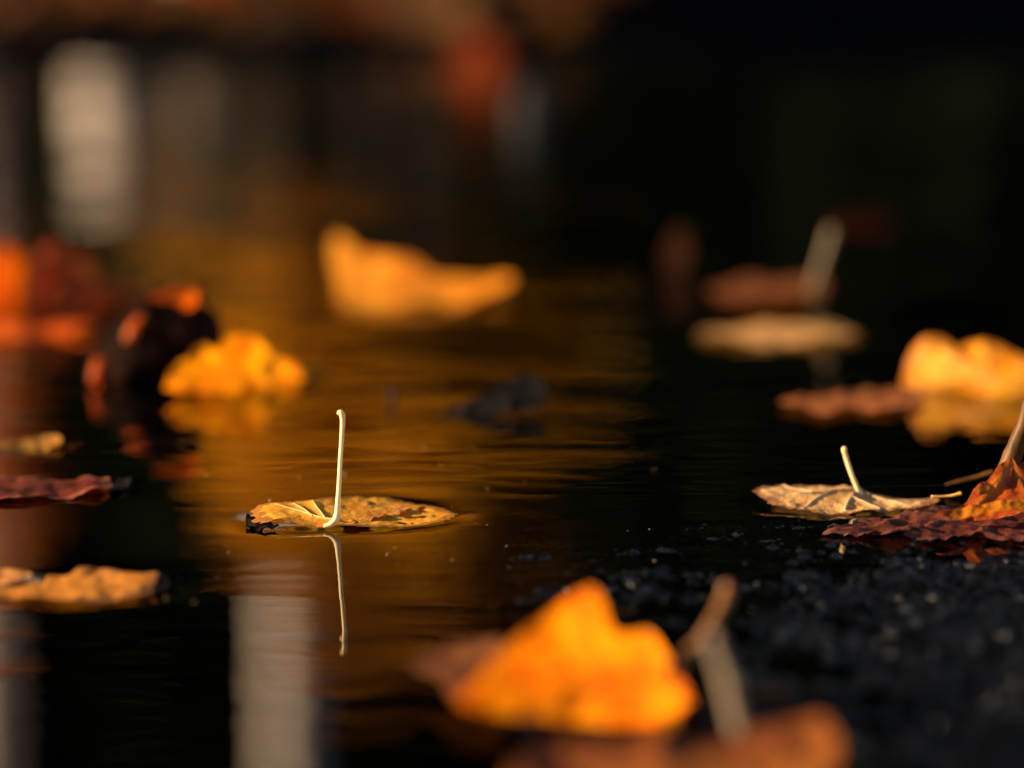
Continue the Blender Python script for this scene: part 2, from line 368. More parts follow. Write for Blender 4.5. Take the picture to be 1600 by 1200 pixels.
s2 = Sheet([(533, 806), (540, 795), (556, 790), (580, 788), (606, 788), (628, 790), (640, 795), (625, 803), (600, 810), (575, 816), (548, 820), (536, 816)], (560, 818), z=0.0009)
s2.build('folded_edge', m_fold, rings=30, m=200, serr=0.09, serr_n=17, amp=0.0018, freq=130, seed=11, cup=0.0003, veins=[[(536, 815), (580, 803), (630, 796)], [(560, 808), (575, 798), (590, 790)]], vh=-0.0006, parent=t, loc=P0, floor=-0.0005)
FLOAT_OUTLINES.pop()
s3 = Sheet([(384, 817), (390, 808), (400, 803), (408, 806), (412, 814), (428, 819), (436, 823), (420, 824), (408, 826), (400, 824), (394, 821)], (405, 822), z=0.0012)
s3.build('torn_tip', black_wet, rings=12, m=70, serr=0.12, serr_n=9, amp=0.0022, freq=220, seed=5, parent=t, loc=P0); FLOAT_OUTLINES.pop()
stalk('stalk', [(506, 822), (517, 819), (526, 808), (528, 785), (530, 755), (532, 715), (534.5, 678), (535.5, 658), (534.5, 648), (531.5, 644.5), (528.5, 647)], [6, 9.5, 11, 8, 7, 6.8, 7.2, 8.2, 9.8, 8.8, 6], (527, 823), cream, t, P0, wob=0.10, seed=2)

# --- pale tan leaf with curved stalk on the right
m_tan = leaf_mat('tan_leaf', (0.42, 0.21, 0.07), (0.58, 0.33, 0.125), (0.28, 0.115, 0.035), vein=(0.66, 0.50, 0.30), transl=0.3, scale=130, spots=0.60, rim=(0.24, 0.10, 0.04), bump=1.0)
P0 = ground(1345, 785)
t = tag(empty('fallen_leaf', P0), 'pale tan leaf with short curved cream stalk touching the red leaf', 'leaf')
sh = Sheet([(1178, 779), (1192, 775), (1215, 772), (1245, 770), (1280, 769), (1310, 770), (1340, 773), (1370, 775), (1400, 776), (1430, 777), (1460, 777), (1467, 782), (1450, 790), (1425, 793), (1395, 797), (1360, 800), (1335, 801), (1310, 800), (1287, 804), (1265, 800), (1240, 796), (1216, 795), (1200, 790), (1186, 784)], (1320, 790), z=0.0008)
tv = [[(1345, 773), (1300, 780), (1250, 783), (1190, 780)], [(1345, 773), (1330, 785), (1320, 798)], [(1345, 773), (1390, 783), (1450, 782)], [(1300, 780), (1270, 790), (1255, 797)], [(1270, 782), (1235, 776), (1225, 772)], [(1390, 783), (1410, 789), (1430, 791)], [(1330, 785), (1360, 792), (1375, 797)]]
def tan_relief(p, q, e, a): return 0.0030 * smooth(-0.3, 0.4, q) * smooth(0.4, 0.0, p) + 0.0005 * np.sin(p * 7) * e ** 2
blade = sh.build('blade', m_tan, rings=40, m=280, serr=0.045, serr_n=52, amp=0.0010, freq=150, seed=8, relief=tan_relief, veins=tv, vw=0.0005, vh=0.0004, parent=t, loc=P0, floor=0.0001)
for ln in tv:
    pts = [sh.surf(*p, lift=0.0001) for p in spline(ln, 4)]
    V, F = tube(pts, np.linspace(0.0004, 0.00012, len(pts)), sides=6, n=2); mesh_obj('vein', V, F, pale_tan, parent=blade, loc=P0)
stalk('stalk', [(1346, 774), (1340, 764), (1332, 745), (1325, 725), (1320.5, 710), (1319, 703), (1320, 699)], [9, 7, 6.5, 6.5, 7, 8, 6], (1345, 777), cream, t, P0, seed=4)

# --- crumpled red leaf at the right edge
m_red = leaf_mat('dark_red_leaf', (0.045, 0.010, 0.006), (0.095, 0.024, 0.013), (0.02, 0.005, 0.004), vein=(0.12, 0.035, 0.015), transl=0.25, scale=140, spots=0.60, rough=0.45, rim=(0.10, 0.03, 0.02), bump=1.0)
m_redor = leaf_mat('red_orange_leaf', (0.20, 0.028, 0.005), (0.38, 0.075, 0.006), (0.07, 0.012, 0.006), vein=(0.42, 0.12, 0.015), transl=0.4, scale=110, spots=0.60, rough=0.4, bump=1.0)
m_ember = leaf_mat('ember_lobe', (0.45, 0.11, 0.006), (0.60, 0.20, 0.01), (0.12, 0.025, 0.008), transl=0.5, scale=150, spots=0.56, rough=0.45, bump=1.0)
P0 = ground(1530, 835)
t = tag(empty('fallen_leaf', P0), 'crumpled dark red leaf with raised orange red lobe at right edge on wet asphalt', 'leaf')
sh = Sheet([(1282, 831), (1310, 824), (1335, 816), (1365, 809), (1400, 804), (1440, 799), (1480, 793), (1530, 790), (1600, 786), (1680, 790), (1720, 812), (1690, 836), (1600, 842), (1560, 843), (1520, 838), (1470, 842), (1440, 843), (1410, 836), (1390, 840), (1365, 836), (1330, 835)], (1480, 835), z=0.0016)
sh.build('blade', m_red, rings=36, m=300, serr=0.05, serr_n=50, amp=0.0024, freq=100, seed=14, ruffle=0.001, rn=7, veins=[[(1600, 805), (1500, 815), (1400, 820), (1300, 829)], [(1500, 815), (1450, 806), (1420, 803)], [(1470, 817), (1430, 830), (1400, 838)], [(1560, 809), (1540, 828), (1530, 838)]], vw=0.0008, vh=0.0010, parent=t, loc=P0, floor=0.0006)
sh = Sheet([(1462, 806), (1488, 796), (1505, 784), (1522, 768), (1546, 750), (1558, 733), (1578, 718), (1600, 714), (1650, 718), (1700, 750), (1720, 800), (1660, 815), (1600, 812), (1540, 808), (1500, 809)], (1570, 812), tilt=34, yaw=6, z=0.005)
sh.build('raised_lobe', m_redor, rings=36, m=240, serr=0.02, serr_n=30, amp=0.0048, freq=55, seed=21, veins=[[(1582, 718), (1560, 760), (1520, 795)], [(1582, 718), (1600, 770), (1610, 808)], [(1570, 745), (1545, 765), (1530, 772)]], vw=0.0009, vh=0.0014, parent=t, loc=P0, floor=0.002)
sh = Sheet([(1484, 803), (1500, 794), (1530, 789), (1570, 785), (1610, 783), (1680, 786), (1680, 800), (1610, 801), (1570, 800), (1540, 803), (1510, 808), (1492, 809)], (1560, 806), tilt=35, z=0.0105)
sh.build('curled_lobe', m_ember, rings=24, m=180, serr=0.05, serr_n=21, amp=0.0022, freq=110, seed=23, parent=t, loc=P0, floor=0.002)
del FLOAT_OUTLINES[-3:]
stalk('stalk', [(1574, 735), (1584, 708), (1592, 685), (1602, 662), (1612, 630)], [32, 30, 27, 26, 30], (1582, 790), brown_stalk, t, P0, z=0.004, seed=6)
# thin twigs and scraps beside it
def twig(label, pts, widths, anchor, mat, z=0.001, lean=0.0, seed=1):
    G = ground(*anchor, z)
    o = stalk('twig', pts, widths, anchor, mat, None, G, z, lean, wob=0.3, seed=seed); tag(o, label, 'twig'); return o
twig('thin brown twig slanting up behind the crumpled red leaf', [(1478, 757), (1500, 752), (1525, 746), (1552, 738)], [3, 6, 8, 9], (1520, 765), brown_stalk, seed=3)
twig('fine yellow stalk joining tan leaf tip to the red leaf', [(1455, 776), (1475, 776), (1490, 774), (1502, 771)], [4, 4, 5, 6], (1480, 782), plain_mat('yellow_stalk', (0.55, 0.27, 0.04), (0.7, 0.4, 0.08), scale=300, rough=0.5, transl=0.2), z=0.003, seed=5)

def single(label, poly, anchor, mat, tilt=0, yaw=0, z=0.001, **kw):
    sh = Sheet(poly, anchor, tilt, yaw, z)
    o = sh.build('fallen_leaf', mat, loc=sh.G, **kw); tag(o, label, 'leaf'); return sh, o

# --- yellow curled leaf and its brown neighbour on the right
m_yel = leaf_mat('bright_yellow_leaf', (0.48, 0.13, 0.003), (0.80, 0.36, 0.02), (0.36, 0.09, 0.004), vein=(0.42, 0.17, 0.03), transl=0.5, scale=75, spots=0.57, rim=(0.50, 0.15, 0.01))
YV = [[(1600, 620), (1540, 585), (1480, 545), (1440, 530)], [(1560, 597), (1500, 595), (1420, 600)], [(1540, 585), (1545, 555), (1530, 528)], [(1580, 608), (1600, 580), (1590, 550)]]
single('bright yellow curled leaf standing in water at right edge with mirror image below', [(1412, 616), (1405, 590), (1412, 560), (1425, 535), (1445, 524), (1470, 524), (1487, 534), (1505, 527), (1525, 522), (1550, 529), (1580, 545), (1610, 560), (1650, 585), (1670, 616), (1600, 622), (1500, 622), (1440, 621)], (1520, 617), m_yel, tilt=66, yaw=-30, z=0.0, rings=30, m=200, amp=0.005, freq=42, seed=31, cup=-0.006, veins=YV, vw=0.0011, vh=0.0014)
m_rustbrown = leaf_mat('rust_brown_leaf', (0.17, 0.048, 0.012), (0.27, 0.085, 0.022), (0.16, 0.05, 0.03), transl=0.3, scale=90, spots=0.55)
single('narrow rust brown leaf lying flat left of the bright yellow curled leaf', [(1218, 628), (1240, 621), (1270, 619), (1300, 618), (1340, 613), (1375, 609), (1410, 607), (1440, 611), (1440, 633), (1400, 640), (1370, 643), (1345, 638), (1320, 640), (1285, 648), (1268, 645), (1250, 638), (1230, 634)], (1330, 630), m_rustbrown, z=0.002, serr=0.05, serr_n=20, amp=0.003, freq=60, seed=33)

# --- pair of leaves behind on the right
m_buff = leaf_mat('buff_leaf', (0.34, 0.16, 0.05), (0.48, 0.245, 0.08), (0.24, 0.10, 0.03), transl=0.3, scale=60, spots=0.6)
single('buff leaf floating flat below the brown leaf with slanted stalk', [(1088, 517.4), (1105, 511.2), (1140, 508.9), (1175, 505.7), (1210, 501.1), (1245, 501.1), (1275, 505.7), (1310, 510.4), (1345, 516.7), (1330, 523.7), (1300, 529.1), (1260, 533.0), (1210, 536.9), (1170, 535.4), (1145, 529.9), (1110, 529.1), (1092, 524.5)], (1215, 522), m_buff, z=0.002, amp=0.003, freq=45, seed=35)
m_brick = leaf_mat('brick_brown_leaf', (0.12, 0.032, 0.008), (0.18, 0.055, 0.013), (0.08, 0.022, 0.008), transl=0.3, scale=60, spots=0.6)
P0 = ground(1200, 468)
t = tag(empty('fallen_leaf', P0), 'brick brown floating leaf with long stalk slanting up to the right', 'leaf')
Sheet([(1108, 454), (1130, 444), (1170, 437), (1220, 438), (1260, 436), (1290, 444), (1282, 461), (1250, 467), (1200, 470), (1150, 470), (1120, 465)], (1200, 456), z=0.003).build('blade', m_brick, amp=0.003, freq=45, seed=37, parent=t, loc=P0)
stalk('stalk', [(1268, 460), (1280, 425), (1292, 388), (1301, 358)], [10, 12, 13, 14], (1270, 458), dull_stalk, t, P0, z=0.003)

# --- orange leaf behind in the middle
m_back = leaf_mat('amber_leaf', (0.66, 0.15, 0.002), (0.84, 0.33, 0.02), (0.45, 0.09, 0.005), transl=0.4, scale=40, spots=0.62)
def back_relief(p, q, e, a): return 0.010 * smooth(-0.5, -1.0, p) ** 2 * smooth(-0.2, 0.6, q)
single('blurred amber leaf with raised left corner behind the sharp leaf', [(532, 488), (525, 440), (518, 396), (526, 364), (552, 386), (600, 402), (640, 406), (660, 418), (690, 434), (718, 440), (756, 432), (788, 432), (802, 442), (785, 455), (760, 458), (735, 468), (700, 473), (660, 473), (620, 477), (570, 482)], (640, 482), m_back, tilt=8, yaw=0, z=0.0005, amp=0.0035, freq=30, seed=41, relief=back_relief)

# --- black curled scrap in the golden reflection
single('black wet curled leaf scrap lying in the golden reflection', [(680, 656), (686, 645), (710, 634), (740, 623), (765, 611), (790, 594), (812, 586), (835, 588), (858, 604), (850, 625), (845, 640), (815, 642), (785, 647), (750, 656), (715, 664), (690, 664)], (770, 650), black_wet, tilt=24, yaw=0, z=0.0005, amp=0.003, freq=90, seed=43, serr=0.05, serr_n=12, rings=16, m=110)

# --- big curled leaf with its shade painted dark, and the orange leaf before it on the left
m_shaded = leaf_mat('painted_shade_leaf', (0.006, 0.003, 0.002), (0.016, 0.005, 0.003), (0.010, 0.007, 0.006), transl=0.03, scale=40, spots=0.6, spec=0.02, rough=0.9)  # near-black colour stands for the shaded hollow facing the view
m_sunlit_rim = leaf_mat('painted_sunlit_rim', (0.34, 0.040, 0.002), (0.48, 0.085, 0.003), (0.28, 0.03, 0.002), transl=0.5, scale=60, spots=0.62)  # orange pieces stand for the leaf rims caught by the sun
P0 = ground(245, 600)
t = tag(empty('fallen_leaf', P0), 'large cupped leaf standing in water, its shade painted dark and its sunlit rims painted orange', 'leaf')
def ball(p, q, e, a): return -0.018 * e ** 2.2
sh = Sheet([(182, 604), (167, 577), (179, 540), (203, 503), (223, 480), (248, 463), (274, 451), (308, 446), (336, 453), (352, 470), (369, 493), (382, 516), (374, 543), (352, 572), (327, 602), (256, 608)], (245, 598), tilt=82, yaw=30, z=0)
sh.build('blade', m_shaded, amp=0.009, freq=60, seed=45, serr=0.10, serr_n=11, relief=ball, parent=t, loc=P0)
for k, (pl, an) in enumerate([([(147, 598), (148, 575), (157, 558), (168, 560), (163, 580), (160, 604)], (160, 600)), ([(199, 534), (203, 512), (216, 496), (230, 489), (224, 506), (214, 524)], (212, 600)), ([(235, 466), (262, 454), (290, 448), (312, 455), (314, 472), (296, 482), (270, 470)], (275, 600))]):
    s_ = Sheet(pl, an, tilt=78, yaw=35, z=0.002); s_.build('sunlit_rim', m_sunlit_rim, rings=10, m=50, amp=0.003, freq=60, seed=47 + k, cup=-0.004, parent=t, loc=P0); FLOAT_OUTLINES.pop()
m_orange = leaf_mat('orange_leaf', (0.50, 0.10, 0.003), (0.86, 0.33, 0.010), (0.28, 0.05, 0.004), transl=0.6, scale=75, spots=0.57)
def wav(p, q, e, a): return 0.0012 * np.sin(p * 6.5 + 1) * e - 0.004 * p * p
single('ragged bright orange leaf in front of the large dark cupped leaf', [(258, 602), (275, 576), (300, 552), (320, 537), (336, 546), (352, 530), (380, 525), (405, 532), (425, 553), (450, 562), (490, 566), (525, 584), (558, 599), (520, 607), (430, 612), (380, 614), (320, 612), (275, 608)], (380, 608), m_orange, tilt=68, yaw=44, z=0, amp=0.0024, freq=75, serr=0.06, serr_n=13, seed=51, relief=wav)

# --- red leaves at the left edge
m_scarlet = leaf_mat('scarlet_leaf', (0.50, 0.055, 0.003), (0.66, 0.12, 0.005), (0.30, 0.03, 0.004), transl=0.5, scale=40, spots=0.6)
m_maroon = leaf_mat('maroon_leaf', (0.20, 0.025, 0.005), (0.34, 0.060, 0.006), (0.08, 0.012, 0.005), transl=0.4, scale=40, spots=0.55)
single('scarlet orange upright leaf cut by the left edge', [(-60, 478), (-60, 395), (-20, 386), (8, 384), (26, 396), (36, 420), (30, 450), (18, 478)], (-10, 474), m_scarlet, tilt=64, yaw=42, z=0, amp=0.005, freq=40, seed=53)
single('ragged maroon leaf lying beside the scarlet upright leaf', [(42, 478), (44, 430), (62, 388), (90, 383), (108, 405), (130, 390), (148, 404), (142, 432), (200, 442), (230, 452), (205, 472), (140, 479), (85, 484)], (120, 480), m_maroon, tilt=50, yaw=25, z=0, amp=0.005, freq=40, seed=55, ruffle=0.004)
single('ragged scarlet leaf lying flat below the maroon leaf near left edge', [(-60, 506), (0, 502), (50, 505), (90, 504), (130, 510), (122, 523), (80, 530), (20, 529), (-60, 527)], (30, 516), m_scarlet, tilt=6, z=0.002, amp=0.005, freq=45, seed=57, serr=0.22, serr_n=7)
m_straw = leaf_mat('straw_leaf', (0.36, 0.14, 0.02), (0.55, 0.25, 0.045), (0.20, 0.08, 0.02), transl=0.4, scale=60, spots=0.6)
single('small straw coloured leaf tip poking up below the dark cupped leaf', [(-10, 704), (15, 696), (48, 686), (75, 678), (94, 682), (92, 694), (62, 701), (30, 704)], (50, 700), m_straw, tilt=26, z=0.0005, amp=0.003, freq=60, seed=59, rings=14, m=90)
m_wine = leaf_mat('wine_red_leaf', (0.06, 0.008, 0.002), (0.15, 0.020, 0.004), (0.04, 0.008, 0.006), transl=0.3, scale=70, spots=0.55, rough=0.28, rim=(0.22, 0.06, 0.025), spec=0.2)
P0 = ground(100, 770)
t = tag(empty('fallen_leaf', P0), 'wine red wet leaf floating at left edge above the tawny leaf', 'leaf')
Sheet([(-80, 748), (0, 746), (40, 746), (90, 746), (140, 745), (170, 747), (172, 756), (160, 765), (130, 769), (100, 772), (60, 774), (30, 777), (-80, 776)], (60, 765), z=0.002).build('blade', m_wine, rings=26, m=200, serr=0.03, serr_n=20, amp=0.0028, freq=70, seed=61, parent=t, loc=P0, floor=-0.0005)
s_ = Sheet([(170, 764), (178, 752), (190, 748), (206, 751), (198, 760), (182, 767)], (185, 763), z=0.001); s_.build('torn_tip', black_wet, rings=8, m=50, serr=0.1, serr_n=7, amp=0.002, freq=150, seed=62, parent=t, loc=P0)
m_tawny = leaf_mat('tawny_leaf', (0.36, 0.115, 0.013), (0.50, 0.19, 0.024), (0.22, 0.06, 0.010), transl=0.35, scale=80, spots=0.58, rim=(0.28, 0.10, 0.03), bump=1.0)
P0 = ground(120, 930)
t = tag(empty('fallen_leaf', P0), 'tawny orange leaf with black tip floating low at left edge', 'leaf')
Sheet([(-80, 916), (0, 915), (40, 913), (75, 909), (110, 903), (140, 895), (165, 896), (190, 901), (220, 903), (245, 905), (242, 918), (230, 929), (180, 935), (130, 939), (90, 939), (50, 931), (0, 933), (-80, 936)], (100, 920), z=0.0010).build('blade', m_tawny, rings=26, m=200, serr=0.03, serr_n=20, amp=0.0020, freq=75, seed=63, parent=t, loc=P0, relief=lambda p, q, e, a: 0.002 * smooth(0, .3, q) * (p > -.2), floor=-0.0008)
s_ = Sheet([(238, 922), (240, 906), (252, 899), (264, 902), (264, 914), (254, 924)], (250, 918), z=0.001); s_.build('torn_tip', black_wet, rings=8, m=50, amp=0.002, freq=150, seed=64, parent=t, loc=P0)
m_umber = leaf_mat('umber_leaf', (0.30, 0.11, 0.03), (0.48, 0.20, 0.05), (0.10, 0.03, 0.02), transl=0.3, scale=70, spots=0.55)
single('small umber leaf overlapping behind the tawny orange leaf at left edge', [(-80, 892), (-10, 886), (20, 885), (42, 889), (50, 898), (32, 906), (-10, 910), (-80, 910)], (0, 908), m_umber, tilt=14, z=0.002, amp=0.002, freq=80, seed=65)

# --- big out of focus leaves in front
m_front = leaf_mat('glowing_orange_leaf', (0.66, 0.11, 0.002), (0.94, 0.31, 0.003), (0.40, 0.05, 0.003), transl=0.62, scale=42, spots=0.59, tsat=1.1, vein=(0.42, 0.07, 0.003))
P0 = ground(900, 1125, 0.004)
t = tag(empty('fallen_leaf', P0), 'large glowing orange cupped leaf with brown curved stalk in the foreground', 'leaf')
def cupf(p, q, e, a): return 0.003 * smooth(0.35, -0.05, q) - 0.007 * p * p + 0.0050 * np.exp(-((p - 0.10) / 0.14) ** 2) * smooth(0.2, 1.0, q)
sh = Sheet([(728, 1090), (751, 1058), (786, 1020), (816, 990), (856, 958), (886, 938), (916, 920), (938, 916), (952, 940), (960, 966), (974, 984), (1001, 982), (1036, 976), (1066, 994), (1090, 1030), (1102, 1064), (1104, 1098), (1076, 1122), (1016, 1134), (956, 1138), (896, 1134), (836, 1126), (776, 1114)], (900, 1138), tilt=62, yaw=44, z=0.004)
sh.build('blade', m_front, rings=30, m=180, amp=0.0013, freq=55, seed=67, veins=[[(1075, 1060), (980, 1060), (860, 1050), (760, 1080)], [(980, 1060), (930, 1010), (915, 940)], [(1000, 1060), (1020, 1020), (1030, 990)], [(900, 1053), (850, 1010), (830, 975)], [(940, 1057), (900, 1100), (880, 1130)]], vw=0.0010, vh=0.0003, relief=cupf, parent=t, loc=P0)
m_umber2 = leaf_mat('dull_brown_lobe', (0.08, 0.024, 0.008), (0.15, 0.05, 0.014), (0.05, 0.015, 0.008), transl=0.35, scale=40, spots=0.6)
m_mauve = leaf_mat('pinkish_brown_leaf', (0.11, 0.032, 0.010), (0.20, 0.062, 0.018), (0.08, 0.022, 0.010), transl=0.35, scale=40, spots=0.6)
Sheet([(640, 1032), (680, 1016), (730, 1007), (785, 1010), (790, 1060), (770, 1110), (735, 1118), (705, 1095), (690, 1062), (660, 1048)], (740, 1080), tilt=6, z=0.006).build('side_lobe', m_umber2, amp=0.004, freq=40, seed=69, parent=t, loc=P0)
stalk('stalk', [(1050, 1050), (1072, 1028), (1096, 1002), (1116, 970), (1130, 942), (1138, 918)], [26, 23, 20, 19, 20, 22], (1060, 1052), warm_stalk, t, P0, z=0.012, lean=1.8, seed=9)
m_peach = leaf_mat('peach_brown_leaf', (0.09, 0.020, 0.007), (0.36, 0.105, 0.016), (0.07, 0.018, 0.008), transl=0.4, scale=24, spots=0.6)
P0 = ground(1060, 1220, 0.006)
t = tag(empty('fallen_leaf', P0), 'peach brown leaf cut by the bottom edge with pale upright stalk', 'leaf')
Sheet([(790, 1225), (820, 1180), (880, 1158), (960, 1160), (1050, 1152), (1130, 1142), (1220, 1130), (1285, 1135), (1310, 1165), (1290, 1215), (1200, 1265), (1000, 1295), (860, 1270)], (1060, 1210), tilt=10, z=0.012).build('blade', m_peach, amp=0.006, freq=35, seed=71, parent=t, loc=P0, floor=0.003)
stalk('stalk', [(1158, 1150), (1148, 1110), (1136, 1062), (1122, 1020), (1112, 992)], [28, 28, 26, 24, 22], (1150, 1150), dull_stalk2, t, P0, z=0.012, seed=11)
twig('thin brown twig lying level behind the pale foreground stalk', [(1070, 1088), (1120, 1086), (1180, 1085), (1215, 1083), (1245, 1080)], [8, 9, 9, 18, 14], (1160, 1090), brown_stalk, z=0.006, seed=13)

# --- faint leaves far out
m_dim = leaf_mat('dim_brown_leaf', (0.05, 0.016, 0.005), (0.085, 0.028, 0.008), (0.03, 0.01, 0.005), transl=0.3, scale=40, spots=0.55)
m_dimred = leaf_mat('dim_red_leaf', (0.012, 0.003, 0.002), (0.022, 0.005, 0.002), (0.01, 0.003, 0.002), transl=0.2, scale=40, spots=0.55, spec=0.0)
single('dim brown leaf standing on edge left of the brick brown leaf', [(1040, 428), (1034, 400), (1050, 362), (1070, 352), (1080, 380), (1078, 415), (1064, 430)], (1058, 428), m_dim, tilt=70, yaw=20, z=0, amp=0.006, freq=30, seed=73, rings=12, m=70)
single('faint dark red leaf lying far out behind the slanted stalk', [(1285, 352), (1320, 342), (1360, 340), (1395, 350), (1370, 362), (1320, 366)], (1340, 354), m_dimred, z=0.002, amp=0.004, freq=30, seed=75, rings=12, m=70)
single('very blurred burnt orange leaf standing far out near the top', [(705, 112), (708, 80), (724, 62), (752, 58), (780, 72), (790, 95), (775, 112), (735, 118)], (745, 116), m_maroon, tilt=60, yaw=-10, z=0, amp=0.008, freq=18, seed=77, rings=14, m=80)
# small floating stub
P0 = ground(612, 628)
o = stalk('twig', [(612, 632), (613, 618), (611, 604)], [6, 7, 5], (612, 630), M_slate, None, P0, 0, seed=17); tag(o, 'tiny grey twig stub sticking up left of the black leaf scrap', 'twig')

# ------------------------------------------------------------------ water sheet with the dimples that floating leaves press into it
near = [P for P in FLOAT_OUTLINES if P[:, 2].mean() < 0.004]
OUT = np.vstack(near)[:, :2]
def water_z(X, Y):
    Z = np.zeros(X.shape); sel = (X > -0.32) & (X < 0.34) & (Y > 0.76) & (Y < 1.16)
    xx, yy = X[sel], Y[sel]; best = np.full(xx.shape, 1e9)
    for i in range(0, len(OUT), 50):
        q = OUT[i:i + 50]
        best = np.minimum(best, ((xx[:, None] - q[None, :, 0]) ** 2 + (yy[:, None] - q[None, :, 1]) ** 2).min(1))
    d = np.sqrt(best)
    Z[sel] = -0.00045 * np.exp(-(d / 0.0045) ** 1.4) * smooth(0.76, 0.80, yy) * smooth(1.16, 1.10, yy) 
    return Z
xs = axis(-0.30, 0.32, 0.0025, -1.6, 2.0, 24); ys = axis(0.80, 1.12, 0.0025, 0.25, 4.6, 30)
V, F = grid(xs, ys, water_z)
water = tag(mesh_obj('puddle_water', V, F, M_water), kind='structure')

# fine specks of dust on the water
sv, sf = [], []
for k in range(60):
    px_, py_ = (random.Random(k).uniform(250, 1050), random.Random(k + 500).uniform(690, 960)); g = ground(px_, py_, 0.0002); r_ = random.Random(k + 900).choice([0.00012, 0.00016, 0.0002, 0.00025])
    b = len(sv)
    for v in IV: sv.append((g.x + v[0] * r_ * random.Random(k + 7).uniform(1, 2.4), g.y + v[1] * r_, g.z + v[2] * r_ * 0.7))
    sf += [tuple(int(i) + b for i in f) for f in IF]
for (px_, py_, r_) in [(422, 782, 0.0005), (539, 742, 0.0006), (741, 702, 0.0003), (605, 866, 0.0004), (662, 700, 0.0004)]:
    g = ground(px_, py_, 0.0003); b = len(sv)
    for v in IV: sv.append((g.x + v[0] * r_, g.y + v[1] * r_, g.z + v[2] * r_))
    sf += [tuple(int(i) + b for i in f) for f in IF]
o = mesh_obj('floating_dust', sv, sf, pale_tan); tag(o, 'fine pale specks of dust floating around the sharp leaf', 'dust', kind='stuff')

# ------------------------------------------------------------------ far bank: fallen leaves and a stone
gl = np.array([(0, 0), (0.5, 0.32), (0.82, 0.42), (1.0, 0), (0.82, -0.42), (0.5, -0.32)])
def litter_mesh(seed):
    r = random.Random(seed); V = []; F = []
    m = 14; V.append((0, 0, 0.004))
    for q in (0.5, 1.0):
        for j in range(m):
            a = 2 * math.pi * j / m; rr = q * (0.045 if seed % 2 else 0.038) * (1 + 0.28 * math.cos(a) + 0.16 * math.cos(5 * a) * q)
            V.append((rr * math.cos(a), rr * math.sin(a) * 0.8, 0.006 + q * q * (0.016 * math.sin(2 * a + seed) + 0.012 * r.random())))
    for j in range(m): F.append((0, 1 + j, 1 + (j + 1) % m)); F.append((1 + j, 1 + m + j, 1 + m + (j + 1) % m, 1 + (j + 1) % m))
    return V, F
lit = []
for k, mt in enumerate([m_brick, m_umber, m_mauve, m_dim, m_scarlet]):
    me = bpy.data.meshes.new('litter_leaf'); me.from_pydata(*[litter_mesh(k)[0], [], litter_mesh(k)[1]]); me.polygons.foreach_set('use_smooth', [True] * len(me.polygons)); me.materials.append(mt); lit.append(me)
rr = random.Random(5)
for k in range(80):
    y = rr.uniform(4.5, 8.0); x = -0.19 * y + (rr.random() ** 1.2) * 0.23 * y
    o = bpy.data.objects.new('fallen_leaf', lit[k % 4 if k % 9 else 4]); C.objects.link(o)
    o.location = (x, y, 0.020); s = rr.uniform(0.8, 1.5); o.scale = (s, s, s * 1.3); o.rotation_euler = (rr.uniform(-.3, .3), rr.uniform(-.3, .3), rr.uniform(0, 6.28))
    tag(o, 'blurred dry brown leaf scattered on the far bank along the top edge', 'leaf', 'dry leaves scattered on the far bank')
def rock(name, label, c, r, mat, seed):
    bm = bmesh.new(); bmesh.ops.create_icosphere(bm, subdivisions=3, radius=1)
    for v in bm.verts: v.co = v.co * (1 + 0.22 * noise.noise(v.co * 1.4 + Vector((seed, 0, 0))) + 0.07 * noise.noise(v.co * 4)); v.co = Vector((v.co.x * r[0], v.co.y * r[1], v.co.z * r[2]))
    me = bpy.data.meshes.new(name); bm.to_mesh(me); bm.free(); me.materials.append(mat); me.polygons.foreach_set('use_smooth', [True] * len(me.polygons))
    o = bpy.data.objects.new(name, me); C.objects.link(o); o.location = c; tag(o, label, 'stone'); return o
g = ground(832, 190)
rock('stone', 'blurred grey stone standing in the far water right of the burnt orange leaf', (g.x, g.y, 0.004), (0.022, 0.025, 0.040), M_slate, 3)

